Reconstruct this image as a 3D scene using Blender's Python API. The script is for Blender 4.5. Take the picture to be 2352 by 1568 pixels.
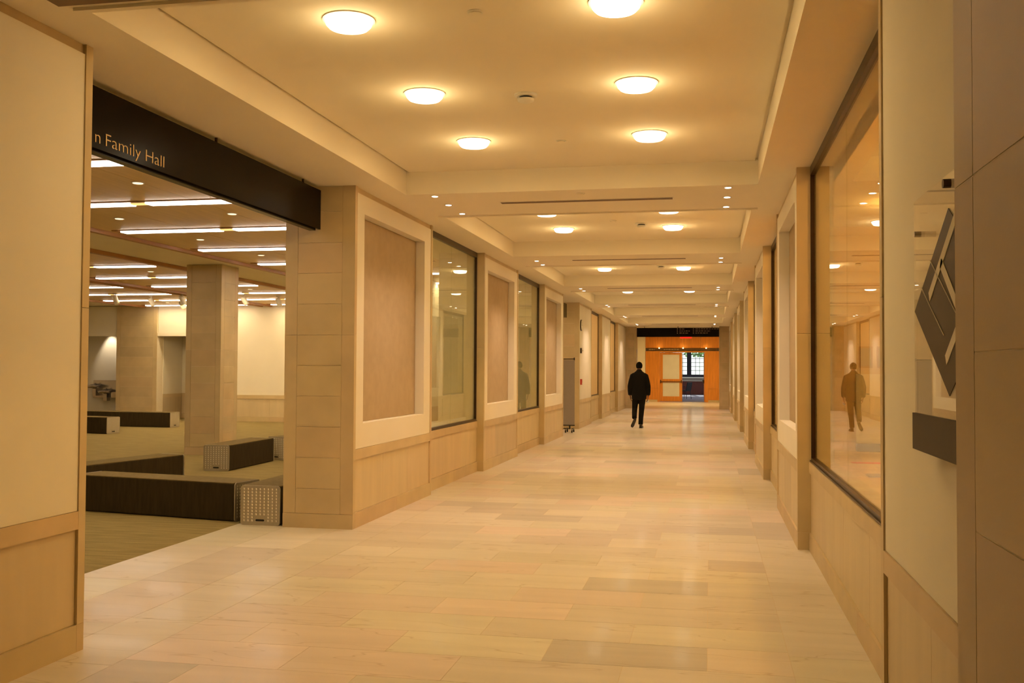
import bpy, bmesh, math, random
from mathutils import Vector, Matrix
random.seed(7)
S = bpy.context.scene
C = S.collection
for o in list(bpy.data.objects): bpy.data.objects.remove(o)

# ------------------------------------------------------------------ camera, world, exposure
cam = bpy.data.cameras.new('camera'); camo = bpy.data.objects.new('camera', cam); C.objects.link(camo)
cam.sensor_width = 36.0; cam.lens = 36.0 * 2286.4 / 2352.0; cam.clip_start = 0.05; cam.clip_end = 300
camo.matrix_world = Matrix(((0.98080512, 0.00063554, 0.19498953, 0.0),
                            (0.19492663, -0.02880248, -0.98039483, 0.0),
                            (0.00499310, 0.99958492, -0.02837350, 1.55), (0, 0, 0, 1)))
S.camera = camo
W = bpy.data.worlds.new('world'); S.world = W; W.use_nodes = True
bg = W.node_tree.nodes['Background']; bg.inputs[0].default_value = (0.80, 0.88, 1.0, 1); bg.inputs[1].default_value = 2.2
sun = bpy.data.lights.new('sun', 'SUN'); sun.energy = 9.0; sun.color = (0.95, 0.97, 1.0); sun.angle = math.radians(2)
suno = bpy.data.objects.new('sun', sun); C.objects.link(suno); suno.rotation_euler = Vector((0.12, -1.0, -0.62)).to_track_quat('-Z', 'Y').to_euler(); suno.location = (0, 90, 40)
vs = S.view_settings
vs.view_transform = 'Standard'; vs.look = 'None'; vs.gamma = 1.0; vs.use_curve_mapping = False; vs.exposure = 0.17
cy = S.cycles
cy.use_denoising = True; cy.max_bounces = 5; cy.diffuse_bounces = 4; cy.glossy_bounces = 2
cy.use_adaptive_sampling = True; cy.adaptive_threshold = 0.18; cy.adaptive_min_samples = 16
cy.transmission_bounces = 3; cy.transparent_max_bounces = 8; cy.caustics_reflective = False; cy.caustics_refractive = False
cy.sample_clamp_indirect = 6.0; cy.blur_glossy = 0.6
WARM = (1.0, 0.70, 0.285); SPOT = (1.0, 0.735, 0.53); FLUO = (1.0, 0.70, 0.265); AMBER = (1.0, 0.53, 0.14)
P_LAMP, P_SPOT, P_STRIP, P_GALLERY = 10.0, 70.0, 22.0, 150.0

def lamp(name, kind, loc, power, col, parent=None, radius=0.1, aim=(0, 0, -1), size=None, cone=None, blend=0.6):
    l = bpy.data.lights.new(name, kind); l.energy = power; l.color = col
    if kind == 'AREA':
        l.shape = 'RECTANGLE'; l.size, l.size_y = size
    else:
        l.shadow_soft_size = radius
    if kind == 'SPOT':
        l.spot_size = math.radians(cone); l.spot_blend = blend
    o = bpy.data.objects.new(name, l); C.objects.link(o)
    o.visible_glossy = False          # the lens in front of the bulb is what mirrors in floor and glass
    o.rotation_euler = Vector(aim).to_track_quat('-Z', 'Y').to_euler()
    o.location = loc
    if parent:
        o.parent = parent; o.location = Vector(loc) - origin(parent)
    return o

# ------------------------------------------------------------------ materials
def mat(name, col, rough=0.6, metal=0.0, var=0.0, scale=6.0, stretch=(1, 1, 1), col2=None, bump=0.0, bscale=60.0,
        perobj=0.0, island=False, spec=0.5, polish=None, emit=None, estr=0.0, coat=0.0, fine=0.0, veins=None):
    m = bpy.data.materials.new(name); m.use_nodes = True
    nt = m.node_tree; N = nt.nodes; L = nt.links
    b = N['Principled BSDF']
    b.inputs['Base Color'].default_value = (*col, 1); b.inputs['Roughness'].default_value = rough
    b.inputs['Metallic'].default_value = metal; b.inputs['Specular IOR Level'].default_value = spec
    b.inputs['Coat Weight'].default_value = coat
    if polish:
        b.inputs['Coat Weight'].default_value, b.inputs['Coat Roughness'].default_value, b.inputs['Coat IOR'].default_value = polish
    if emit:
        b.inputs['Emission Color'].default_value = (*emit, 1); b.inputs['Emission Strength'].default_value = estr
    geo = N.new('ShaderNodeNewGeometry')
    out = None
    def mapping(st):
        mp = N.new('ShaderNodeMapping'); mp.inputs['Scale'].default_value = st
        L.new(geo.outputs['Position'], mp.inputs['Vector']); return mp.outputs[0]
    def noise(sc, st, det=2):
        n = N.new('ShaderNodeTexNoise'); n.inputs['Scale'].default_value = sc; n.inputs['Detail'].default_value = det
        L.new(mapping(st), n.inputs['Vector']); return n.outputs['Fac']
    def mix(fac, a, bcol, mode='MIX'):
        x = N.new('ShaderNodeMix'); x.data_type = 'RGBA'; x.blend_type = mode
        if isinstance(fac, float): x.inputs[0].default_value = fac
        else: L.new(fac, x.inputs[0])
        for s, v in ((6, a), (7, bcol)):
            if isinstance(v, tuple): x.inputs[s].default_value = (*v, 1)
            else: L.new(v, x.inputs[s])
        return x.outputs[2]
    def rng(v, a, c, lo, hi):
        r = N.new('ShaderNodeMapRange'); r.inputs[1].default_value = a; r.inputs[2].default_value = c
        r.inputs[3].default_value = lo; r.inputs[4].default_value = hi
        L.new(v, r.inputs[0]); return r.outputs[0]
    if var > 0:
        c2 = col2 or tuple(c * (1 - var) for c in col)
        out = mix(rng(noise(scale, stretch), 0.3, 0.7, 0, 1), col, c2)
    if fine > 0:
        base = out if out is not None else col
        out = mix(rng(noise(bscale, stretch, 2), 0.3, 0.7, 0, fine), base, tuple(c * 0.4 for c in col))
    if veins:
        w = N.new('ShaderNodeTexNoise'); w.inputs['Scale'].default_value = veins[1]; w.inputs['Detail'].default_value = 3
        L.new(mapping(veins[2]), w.inputs['Vector'])
        a = N.new('ShaderNodeMath'); a.operation = 'SUBTRACT'; a.inputs[1].default_value = 0.5; L.new(w.outputs['Fac'], a.inputs[0])
        ab = N.new('ShaderNodeMath'); ab.operation = 'ABSOLUTE'; L.new(a.outputs[0], ab.inputs[0])
        out = mix(rng(ab.outputs[0], 0.0, 0.006, veins[3], 0.0), out if out is not None else col, veins[0])
    if perobj > 0:
        if island: rnd = geo.outputs['Random Per Island']
        else:
            oi = N.new('ShaderNodeObjectInfo'); rnd = oi.outputs['Random']
        ra = N.new('ShaderNodeValToRGB'); L.new(rnd, ra.inputs[0])
        e = ra.color_ramp.elements
        p = perobj
        e[0].position = 0; e[0].color = (1 - p, 1 - p, 1 - p, 1)
        e[1].position = 1; e[1].color = (1, 1, 1, 1)
        k = ra.color_ramp.elements.new(0.25); k.color = (1, 1 - p * .35, 1 - p * .35, 1)
        k = ra.color_ramp.elements.new(0.45); k.color = (1 - p * .2, 1 - p * .15, 1 - p * .4, 1)
        k = ra.color_ramp.elements.new(0.65); k.color = (1 - p * .5, 1 - p * .58, 1 - p * .65, 1)
        out = mix(1.0, out if out is not None else col, ra.outputs[0], 'MULTIPLY')
    if out is not None: L.new(out, b.inputs['Base Color'])
    if bump > 0:
        bp = N.new('ShaderNodeBump'); bp.inputs['Strength'].default_value = bump; bp.inputs['Distance'].default_value = 0.01
        L.new(noise(bscale, stretch, 3), bp.inputs['Height']); L.new(bp.outputs[0], b.inputs['Normal'])
    return m

def glass_mat(name, tint, boost=1.0):
    m = bpy.data.materials.new(name); m.use_nodes = True
    nt = m.node_tree; N = nt.nodes; L = nt.links; N.remove(N['Principled BSDF'])
    t = N.new('ShaderNodeBsdfTransparent'); t.inputs[0].default_value = (*tint, 1)
    g = N.new('ShaderNodeBsdfGlossy'); g.inputs['Roughness'].default_value = 0.0; g.inputs[0].default_value = (.97, .97, .95, 1)
    fr = N.new('ShaderNodeFresnel'); fr.inputs[0].default_value = 1.5
    mu = N.new('ShaderNodeMath'); mu.operation = 'MULTIPLY'; mu.use_clamp = True; mu.inputs[1].default_value = boost
    gg = N.new('ShaderNodeNewGeometry'); ir = N.new('ShaderNodeMapRange'); ir.inputs[3].default_value = 1.5; ir.inputs[4].default_value = 1 / 1.5
    L.new(gg.outputs['Backfacing'], ir.inputs[0]); L.new(ir.outputs[0], fr.inputs[0])     # a thin pane reflects alike from both faces
    L.new(fr.outputs[0], mu.inputs[0]); mx = N.new('ShaderNodeMixShader')
    L.new(mu.outputs[0], mx.inputs[0]); L.new(t.outputs[0], mx.inputs[1]); L.new(g.outputs[0], mx.inputs[2])
    L.new(mx.outputs[0], N['Material Output'].inputs[0]); return m

def glow(name, col, strength):
    m = bpy.data.materials.new(name); m.use_nodes = True
    nt = m.node_tree; N = nt.nodes; N.remove(N['Principled BSDF'])
    e = N.new('ShaderNodeEmission'); e.inputs[0].default_value = (*col, 1); e.inputs[1].default_value = strength
    nt.links.new(e.outputs[0], N['Material Output'].inputs[0]); m.cycles.emission_sampling = 'NONE'; return m

LIME = (0.64, 0.50, 0.29)
MT = dict(
    plaster=mat('painted_plaster', (0.80, 0.735, 0.60), 0.75, var=0.04, scale=2, bump=0.03, bscale=180),
    ceil=mat('ceiling_plaster', (0.87, 0.79, 0.62), 0.85, var=0.03, scale=1.2),
    fabric=mat('fabric_panel', (0.46, 0.35, 0.215), 0.9, var=0.08, scale=9, bump=0.25, bscale=320, spec=0.2),
    stone=mat('limestone', LIME, 0.42, var=0.14, scale=3.0, stretch=(1, 1, 1), perobj=0.16, bump=0.02, bscale=90),
    stonev=mat('limestone_veined', (0.67, 0.54, 0.335), 0.40, var=0.09, scale=2.2, stretch=(3.0, 3.0, 0.5), perobj=0.16),
    mortar=mat('joint_mortar', (0.80, 0.70, 0.52), 0.8, var=0.05, scale=20),
    tile=mat('floor_limestone', (0.72, 0.64, 0.545), 0.34, spec=0.25, polish=(0.24, 0.07, 1.12), var=0.10, scale=2.0, stretch=(0.45, 3.0, 1), perobj=0.27,
             veins=((0.46, 0.36, 0.25), 1.1, (0.5, 2.6, 1), 0.55)),
    tilefar=mat('floor_limestone_far', (0.72, 0.64, 0.545), 0.34, spec=0.25, polish=(0.24, 0.07, 1.12), var=0.10, scale=2.0, stretch=(0.45, 3.0, 1), perobj=0.27, island=True),
    bed=mat('floor_joint_bed', (0.68, 0.55, 0.40), 0.7, var=0.1, scale=10),
    bronze=mat('dark_bronze', (0.075, 0.045, 0.028), 0.35, metal=0.6, var=0.15, scale=30),
    dark=mat('sign_dark_panel', (0.006, 0.004, 0.0022), 0.2, spec=0.10, var=0.2, scale=5, stretch=(1, 4, 1)),
    letter=mat('brushed_gold_lettering', (0.74, 0.55, 0.28), 0.35, metal=0.6, var=0.05, scale=40),
    grey_letter=mat('dull_sign_print', (0.34, 0.25, 0.16), 0.6, var=0.05, scale=40),
    glass=glass_mat('window_glass', (0.93, 0.95, 0.86)),
    clear=glass_mat('clear_sign_glass', (0.97, 0.97, 0.95)),
    woodc=mat('ceiling_wood_panel', (0.80, 0.59, 0.31), 0.45, var=0.1, scale=3, stretch=(8, .6, 1)),
    trimw=mat('reddish_wood_trim', (0.46, 0.22, 0.07), 0.45, var=0.2, scale=6, stretch=(6, .5, 1)),
    carpet=mat('patterned_carpet', (0.33, 0.255, 0.11), 0.95, var=0.28, scale=7, stretch=(.35, 2.2, 1), bump=0.4, bscale=150, fine=0.35, spec=0.1),
    bench=mat('dark_bench_upholstery', (0.052, 0.036, 0.015), 0.85, var=0.3, scale=30, stretch=(1, 1, .15), bump=0.15, bscale=200, spec=0.2),
    benchtop=mat('olive_seat_fabric', (0.19, 0.14, 0.06), 0.9, var=0.2, scale=25, bump=0.2, bscale=220, spec=0.15),
    dots=mat('polished_dot', (0.72, 0.65, 0.50), 0.35, metal=0.2, var=0.02, scale=50),
    alum=mat('brushed_aluminium', (0.46, 0.40, 0.29), 0.42, metal=0.35, var=0.06, scale=50),
    black=mat('black_rubber', (0.008, 0.007, 0.006), 0.5, var=0.1, scale=20),
    woodo=mat('orange_maple', (0.72, 0.27, 0.04), 0.35, var=0.22, scale=3, stretch=(6, 1, .5), perobj=0.1),
    frost=mat('frosted_glass', (0.64, 0.61, 0.54), 0.5, var=0.06, scale=3),
    band=mat('bronze_frieze', (0.16, 0.085, 0.03), 0.4, metal=0.4, var=0.25, scale=8),
    steel=mat('stainless_steel', (0.62, 0.56, 0.50), 0.25, metal=0.9, var=0.05, scale=20),
    greyp=mat('grey_partition_felt', (0.30, 0.255, 0.225), 0.85, var=0.05, scale=40, bump=0.1, bscale=300),
    white=mat('white_painted_metal', (0.82, 0.78, 0.66), 0.5, var=0.03, scale=15),
    suit=mat('black_suit_cloth', (0.006, 0.0055, 0.005), 0.75, var=0.2, scale=20, bump=0.1, bscale=300, spec=0.2),
    trouser=mat('dark_trouser_cloth', (0.008, 0.007, 0.005), 0.8, var=0.2, scale=20, spec=0.2),
    hair=mat('black_hair', (0.006, 0.005, 0.004), 0.85, spec=0.1, var=0.3, scale=60),
    skin=mat('brown_skin', (0.20, 0.085, 0.045), 0.5, var=0.1, scale=30),
    shoe=mat('shoe_leather', (0.035, 0.026, 0.016), 0.4, var=0.2, scale=30),
    paper=mat('white_paper', (0.75, 0.72, 0.66), 0.7, var=0.02, scale=20),
    red=mat('red_enamel', (0.50, 0.03, 0.015), 0.4, var=0.05, scale=20),
    cabinet=mat('dark_red_wood', (0.15, 0.035, 0.022), 0.4, var=0.25, scale=4, stretch=(6, 1, .5)),
    bluecarpet=mat('grey_violet_carpet', (0.36, 0.33, 0.42), 0.9, var=0.15, scale=12, bump=0.2, bscale=150, spec=0.1),
    iron=mat('dark_window_steel', (0.025, 0.022, 0.035), 0.4, metal=0.3, var=0.1, scale=20),
    oak=mat('gallery_oak_floor', (0.72, 0.50, 0.22), 0.3, var=0.15, scale=3, stretch=(6, .6, 1)),
    gwall=mat('gallery_wall_paint', (0.72, 0.53, 0.30), 0.8, var=0.05, scale=2),
    redtape=mat('red_floor_tape', (0.90, 0.015, 0.01), 0.5, var=0.05, scale=10),
    mat_=mat('grey_mat_rubber', (0.24, 0.19, 0.14), 0.8, var=0.1, scale=30),
    leaf=mat('tree_leaves', (0.13, 0.27, 0.05), 0.6, var=0.5, scale=1.5, perobj=0.1),
    bark=mat('tree_bark', (0.12, 0.09, 0.06), 0.9, var=0.3, scale=9),
    pale=mat('pale_garden_stone', (0.86, 0.85, 0.82), 0.8, var=0.04, scale=1.5),
    dia=mat('brown_diamond_print', (0.045, 0.026, 0.012), 0.4, spec=0.25, var=0.1, scale=8),
    diab=mat('dark_brown_plinth', (0.028, 0.015, 0.007), 0.45, spec=0.2, var=0.15, scale=12),
    slotm=mat('shadowed_metal_slot', (0.19, 0.115, 0.06), 0.6, var=0.1, scale=20),
    lens=glow('lamp_lens', (1.0, 0.86, 0.60), 7.0),
    spotl=glow('spot_lens', (1.0, 0.84, 0.68), 12.0),
    tube=glow('fluorescent_tube', (1.0, 0.86, 0.72), 9.0),
    tubed=glow('fluorescent_socket_gap', (1.0, 0.62, 0.20), 1.3),
    dlens=glow('downlight_lens', (1.0, 0.75, 0.45), 1.6),
    exit=glow('exit_sign_red', (1.0, 0.03, 0.01), 1.2),
    glint=glow('accent_lens', (1.0, 0.72, 0.36), 3.0),
)

# ------------------------------------------------------------------ helpers
ORG = {}
def origin(o):
    while o.parent is not None: o = o.parent
    return ORG.get(o.name, Vector((0, 0, 0)))
def props(o, label=None, cat=None, group=None, kind=None):
    for k, v in (('label', label), ('category', cat), ('group', group), ('kind', kind)):
        if v: o[k] = v
    return o
def empty(name, loc, label=None, cat=None, group=None, kind=None):
    o = bpy.data.objects.new(name, None); C.objects.link(o); o.location = loc; o.empty_display_size = 0.1
    ORG[o.name] = Vector(loc); return props(o, label, cat, group, kind)
def link(name, me, m, parent=None, smooth=False):
    if m is not None and not me.materials:
        me.materials.append(MT[m] if isinstance(m, str) else m)
    o = bpy.data.objects.new(name, me); C.objects.link(o)
    if parent is not None: o.parent = parent
    if smooth:
        for p in me.polygons: p.use_smooth = True
    return o
class B:
    """collects geometry in world coordinates; build() stores it relative to the thing's base"""
    def __init__(s): s.v = []; s.f = []
    def box(s, x0, x1, y0, y1, z0, z1):
        x0, x1 = sorted((x0, x1)); y0, y1 = sorted((y0, y1)); n = len(s.v)
        s.v += [(x0, y0, z0), (x1, y0, z0), (x1, y1, z0), (x0, y1, z0), (x0, y0, z1), (x1, y0, z1), (x1, y1, z1), (x0, y1, z1)]
        s.f += [tuple(n + i for i in q) for q in ((0, 3, 2, 1), (4, 5, 6, 7), (0, 1, 5, 4), (1, 2, 6, 5), (2, 3, 7, 6), (3, 0, 4, 7))]
        return s
    def bev(s, x0, x1, y0, y1, z0, z1, r):
        x0, x1 = sorted((x0, x1)); y0, y1 = sorted((y0, y1))
        bm = bmesh.new(); bmesh.ops.create_cube(bm, size=1)
        for v in bm.verts: v.co = Vector(((x0 + x1) / 2 + v.co.x * (x1 - x0), (y0 + y1) / 2 + v.co.y * (y1 - y0), (z0 + z1) / 2 + v.co.z * (z1 - z0)))
        bmesh.ops.bevel(bm, geom=bm.edges[:], offset=r, segments=2, affect='EDGES', profile=0.5)
        return s.bm(bm)
    def bm(s, bm, M=None):
        n = len(s.v); bm.verts.index_update()
        s.v += [tuple((M @ v.co) if M else v.co) for v in bm.verts]
        s.f += [tuple(n + v.index for v in f.verts) for f in bm.faces]; bm.free(); return s
    def quad(s, *p):
        n = len(s.v); s.v += [tuple(q) for q in p]; s.f.append(tuple(range(n, n + len(p)))); return s
    def cyl(s, p0, p1, r0, r1=None, n=16, caps=True):
        return s.loft([(p0, r0), (p1, r0 if r1 is None else r1)], n, caps)
    def loft(s, rings, n=16, caps=True):
        """rings: (centre, r) or (centre, (ra, rb)); the tube follows the centres"""
        pts = [Vector(r[0]) for r in rings]; base = len(s.v); ref = None
        for i, (c, r) in enumerate(rings):
            d = (pts[min(i + 1, len(pts) - 1)] - pts[max(i - 1, 0)]).normalized()
            if ref is None: ref = Vector((1, 0, 0)) if abs(d.x) < 0.8 else Vector((0, 1, 0))
            a = (ref - d * ref.dot(d)).normalized(); b = d.cross(a); ref = a
            ra, rb = r if isinstance(r, tuple) else (r, r)
            for k in range(n):
                t = 2 * math.pi * k / n; s.v.append(tuple(pts[i] + a * math.cos(t) * ra + b * math.sin(t) * rb))
        for i in range(len(rings) - 1):
            for k in range(n):
                s.f.append((base + i * n + k, base + i * n + (k + 1) % n, base + (i + 1) * n + (k + 1) % n, base + (i + 1) * n + k))
        if caps:
            s.f.append(tuple(base + k for k in reversed(range(n)))); e = base + (len(rings) - 1) * n
            s.f.append(tuple(e + k for k in range(n)))
        return s
    def ball(s, c, r, seg=16, rng=12):
        bm = bmesh.new(); bmesh.ops.create_uvsphere(bm, u_segments=seg, v_segments=rng, radius=1)
        rx, ry, rz = r if isinstance(r, tuple) else (r, r, r)
        return s.bm(bm, Matrix.Translation(c) @ Matrix.Diagonal((rx, ry, rz, 1)))
    def build(s, name, m, parent=None, smooth=False, M=None):
        o = origin(parent) if parent else Vector((0, 0, 0))
        me = bpy.data.meshes.new(name)
        vv = [(M @ Vector(v)) if M else Vector(v) for v in s.v]
        me.from_pydata([tuple(v - o) for v in vv], [], s.f); me.validate(); me.update()
        return link(name, me, m, parent, smooth)
def box(name, m, parent, *a): return B().box(*a).build(name, m, parent)
def solo(b, name, m, loc, label, cat, group=None, kind=None, smooth=False):
    """one-mesh thing with its origin at its base"""
    me = bpy.data.meshes.new(name); L0 = Vector(loc)
    me.from_pydata([tuple(Vector(v) - L0) for v in b.v], [], b.f); me.update()
    o = link(name, me, m, None, smooth); o.location = loc; ORG[o.name] = L0
    return props(o, label, cat, group, kind)
def text_mesh(txt, width, capz, M, name, m, parent, depth=0.004):
    cu = bpy.data.curves.new('t', 'FONT'); cu.body = txt; cu.extrude = 0.0; cu.offset = -0.012; cu.resolution_u = 3
    t = bpy.data.objects.new('t', cu); C.objects.link(t)
    dg = bpy.context.evaluated_depsgraph_get(); me0 = bpy.data.meshes.new_from_object(t.evaluated_get(dg))
    bm = bmesh.new(); bm.from_mesh(me0); C.objects.unlink(t); bpy.data.objects.remove(t); bpy.data.meshes.remove(me0)
    xs = [v.co.x for v in bm.verts]; ys = [v.co.y for v in bm.verts]
    sx = width / (max(xs) - min(xs)); sy = capz / 0.73; x0 = min(xs)
    r = bmesh.ops.extrude_face_region(bm, geom=bm.faces[:])
    for e in r['geom']:
        if isinstance(e, bmesh.types.BMVert): e.co.z += 1.0
    for v in bm.verts: v.co = Vector(((v.co.x - x0) * sx, v.co.y * sy, v.co.z * depth))
    bmesh.ops.recalc_face_normals(bm, faces=bm.faces[:])
    todo = set(bm.verts); isl = []
    while todo:
        st = [todo.pop()]; cur = set(st)
        while st:
            for e in st.pop().link_edges:
                for v in e.verts:
                    if v in todo: todo.discard(v); cur.add(v); st.append(v)
        isl.append(cur)
    isl.sort(key=lambda c: min(v.co.x for v in c)); grp = []
    for c in isl:          # a dot belongs to the stroke below it
        a0, a1 = min(v.co.x for v in c), max(v.co.x for v in c)
        if grp and (a0 + a1) / 2 < grp[-1][1] + .001: grp[-1][0].update(c); grp[-1][1] = max(a1, grp[-1][1])
        else: grp.append([set(c), a1])
    for c, _ in grp:
        vs_ = list(c); ix = {v: i for i, v in enumerate(vs_)}; q = B(); q.v = [tuple(M @ v.co) for v in vs_]
        q.f = [tuple(ix[v] for v in f_.verts) for f_ in bm.faces if f_.verts[0] in c]; q.build(name, m, parent)
    bm.free()
def remeshed(b, name, m, parent, voxel, smooth_it=6):
    o = b.build(name, m, parent); mod = o.modifiers.new('r', 'REMESH'); mod.mode = 'VOXEL'; mod.voxel_size = voxel
    sm = o.modifiers.new('s', 'SMOOTH'); sm.iterations = smooth_it; sm.factor = 0.5
    dg = bpy.context.evaluated_depsgraph_get(); me = bpy.data.meshes.new_from_object(o.evaluated_get(dg))
    o.modifiers.clear(); old = o.data; o.data = me; bpy.data.meshes.remove(old)
    for p in me.polygons: p.use_smooth = True
    return o

# ------------------------------------------------------------------ key planes (metres; camera stands at x 0, y 0)
XL, XR, ZS, ZC = -3.387, 0.748, 3.34, 3.57
THK = 0.72; THR = 0.30
# ------------------------------------------------------------------ floors
fl = empty('floor', (0, 0, 0), 'honed pale limestone floor of the corridor', kind='structure')
box('screed', 'bed', fl, -4.62, 0.95, -14, 50.3, -0.12, -0.0015)
G = 0.0014
TW, TH = 0.87, 0.44
tile_mesh = {}
def tile(x0, x1, y0, y1):
    w, h = round(x1 - x0 - 2 * G, 4), round(y1 - y0 - 2 * G, 4)
    if (w, h) not in tile_mesh:
        b = B().box(0, w, 0, h, -0.03, 0); me = bpy.data.meshes.new('tile'); me.from_pydata(b.v, [], b.f); me.update(); tile_mesh[(w, h)] = me
    o = link('tile', tile_mesh[(w, h)], 'tile', fl); o.location = (x0 + G, y0 + G, 0.0); return o
cand = []
Y0 = 5.281 - 10 * TH
r = 0
while Y0 + r * TH < 50.0:
    ya, yb = Y0 + r * TH, Y0 + (r + 1) * TH
    xs = [-3.06]
    x = -3.06 + (TW / 2 if r % 2 == 0 else TW)
    while x < 0.42 - 0.05: xs.append(x); x += TW
    xs.append(0.42)
    for a, c in zip(xs, xs[1:]): cand.append((a, c, ya, yb))
    r += 1
y = Y0
k = 0
while y < 50.0:          # border course along each wall
    l = (0.92, 1.06, 0.88, 0.99)[k % 4]
    cand.append((0.42, 0.90, y, y + l))
    cand.append((-3.53, -3.06, y, y + l))
    k += 1; y += l
y = 4.2; k = 0
while y < 9.6:           # wide border slabs in the opening to the hall
    l = (1.3, 1.15, 1.42)[k % 3]
    for a, c in ((-4.08, -3.53), (-4.62, -4.08)): cand.append((a, c, y, min(y + l, 9.6)))
    k += 1; y += l
y = 23.0
while y < 26.0: cand.append((-4.62, -3.53, y, y + 0.62)); y += 0.62
seen = sorted([c for c in cand if c[3] > 4.6], key=lambda c: c[2])
rest = [c for c in cand if c[3] <= 4.6] + seen[300:]
for c in seen[:300]: tile(*c)
b = B()
for a, c, ya, yb in rest: b.box(a + G, c - G, ya + G, yb - G, -0.03, 0.0)
props(b.build('distant_tile', 'tilefar', fl), kind='stuff')
hf = empty('floor', (-12, 14, 0), 'brownish green carpet covering the hall floor', kind='structure')
box('carpet', 'carpet', hf, -20.6, -4.62, -3, 30.5, -0.12, -0.001)
# ------------------------------------------------------------------ corridor walls
def xw(side, d): return XL - d if side == 'left' else XR + d
def split(a, c, n, rnd=0.0):
    e = [a + (c - a) * i / n for i in range(n + 1)]
    return list(zip(e, e[1:]))
def lower(side, wall, y0, y1, d, nb, nw):
    """base course, wainscot slabs and rail of stone between y0 and y1 at depth d"""
    X = lambda q: xw(side, q)
    g = 0.0015
    for a, c in split(y0, y1, nb): box('base_stone', 'stone', wall, X(d), X(d + .09), a + g, c - g, 0, 0.148)
    for a, c in split(y0, y1, nw): box('wainscot_slab', 'stonev', wall, X(d + .016), X(d + .09), a + g, c - g, 0.15, 0.665)
    box('rail', 'stone', wall, X(d), X(d + .09), y0 + g, y1 - g, 0.667, 0.765)
def panel_wall(side, y0, y1, label, recess=True, jamb=True):
    X = lambda q: xw(side, q)
    wall = empty('wall_' + side, (X(0), y0, 0), label, kind='structure')
    box('core', 'mortar', wall, X(.135), X(THK if side == 'left' else THR), y0 + .004, y1 - .004, 0, ZS)
    m = .062
    if jamb:
        for a, c in ((y0, y0 + m), (y1 - m, y1)):
            for z0, z1 in ((0, .148), (.15, 1.879), (1.882, ZS)): box('corner_stone', 'stone', wall, X(0), X(.134), a, c - .0015, z0, z1)
    box('head_band', 'stone', wall, X(.02), X(.134), y0 + m, y1 - m, 3.285, ZS)
    lower(side, wall, y0 + m, y1 - m, 0.0, 2, 3)
    ya, yb = y0 + m, y1 - m
    if recess:
        ra, rb, rz0, rz1 = y0 + .285, y1 - .33, 1.01, 3.10
        b = B(); d0, d1 = .008, .134
        b.box(X(d0), X(d1), ya, ra, .767, 3.285).box(X(d0), X(d1), rb, yb, .767, 3.285)
        b.box(X(d0), X(d1), ra, rb, .767, rz0).box(X(d0), X(d1), ra, rb, rz1, 3.285)
        b.build('plaster_surround', 'plaster', wall)
        box('fabric_panel', 'fabric', wall, X(.118), X(.134), ra + .002, rb - .002, rz0 + .002, rz1 - .002)
    else:
        box('plaster_face', 'plaster', wall, X(.008), X(.134), ya, yb, .767, 3.285)
    return wall
WN = [0]
def window_bay(side, y0, y1, label, wlabel, panes=2, fill='glass'):
    X = lambda q: xw(side, q)
    wall = empty('wall_' + side, (X(.1), y0, 0), wlabel, kind='structure')
    box('core', 'mortar', wall, X(.185), X(.30), y0 + .004, y1 - .004, 0, .76)
    lower(side, wall, y0, y1, .095, 2 if y1 - y0 < 3.2 else 3, 3 if y1 - y0 < 3.2 else 4)
    box('inner_sill', 'stone', wall, X(.19), X(THK if side == 'left' else THR + .02), y0, y1, .735, .763)
    WN[0] += 1
    w = empty('window_%d' % WN[0], (X(.14), y0, .765), label, kind='structure')
    b = B(); d0, d1 = .115, .15
    b.box(X(d0), X(d1), y0, y1, .7655, .80).box(X(d0), X(d1), y0, y1, 3.265, ZS)
    b.box(X(d0), X(d1), y0, y0 + .018, .80, 3.265).box(X(d0), X(d1), y1 - .018, y1, .80, 3.265)
    b.box(X(d0 - .012), X(d0), y0, y1, .766, .778)
    b.build('frame', 'bronze', w)
    for a, c in split(y0 + .018, y1 - .018, panes): box('pane', fill, w, X(.138), X(.144), a + .003, c - .003, .80, 3.265)
def ashlar(parent, face, c0, c1, fixed, z1=ZS, depth=.02, mg=.127, base=True):
    """stone facing: corner margins, coursed centre slabs and a base course. face 'y-' / 'y+' / 'x+' / 'x-' gives where it looks"""
    sg = -1 if face[1] == '-' else 1
    def slab(a, c, za, zb, nm, p=0.0, m='stone'):
        f0, f1 = fixed + sg * (p), fixed - sg * depth
        if face[0] == 'y': box(nm, m, parent, a, c, f0, f1, za, zb)
        else: box(nm, m, parent, f0, f1, a, c, za, zb)
    g = .0015
    slab(c0, c0 + mg, .142, 1.88 - g, 'margin_stone'); slab(c0, c0 + mg, 1.88 + g, z1, 'margin_stone')
    slab(c1 - mg, c1, .142, 1.88 - g, 'margin_stone'); slab(c1 - mg, c1, 1.88 + g, z1, 'margin_stone')
    zs = [.142, .384, .684, .984, 1.285, 1.583, 1.881, 2.184, 2.487, 2.785, 3.09, z1]
    for a, c in zip(zs, zs[1:]): slab(c0 + mg + 2 * g, c1 - mg - 2 * g, a + g, c - g, 'course_stone', m='stone')
    slab(c0 - .0, c1 + .0, 0, .139, 'base_stone', .006)

SIDE = {'left': 'on the hall sign side', 'right': 'on the gallery side'}
ordn = ('first', 'second', 'third', 'fourth', 'fifth', 'sixth', 'seventh', 'eighth', 'ninth', 'tenth', 'eleventh', 'twelfth')
LY = [9.18 + 5.66 * i for i in range(6)]; RY = [9.02 + 5.664 * i for i in range(6)]
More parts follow.
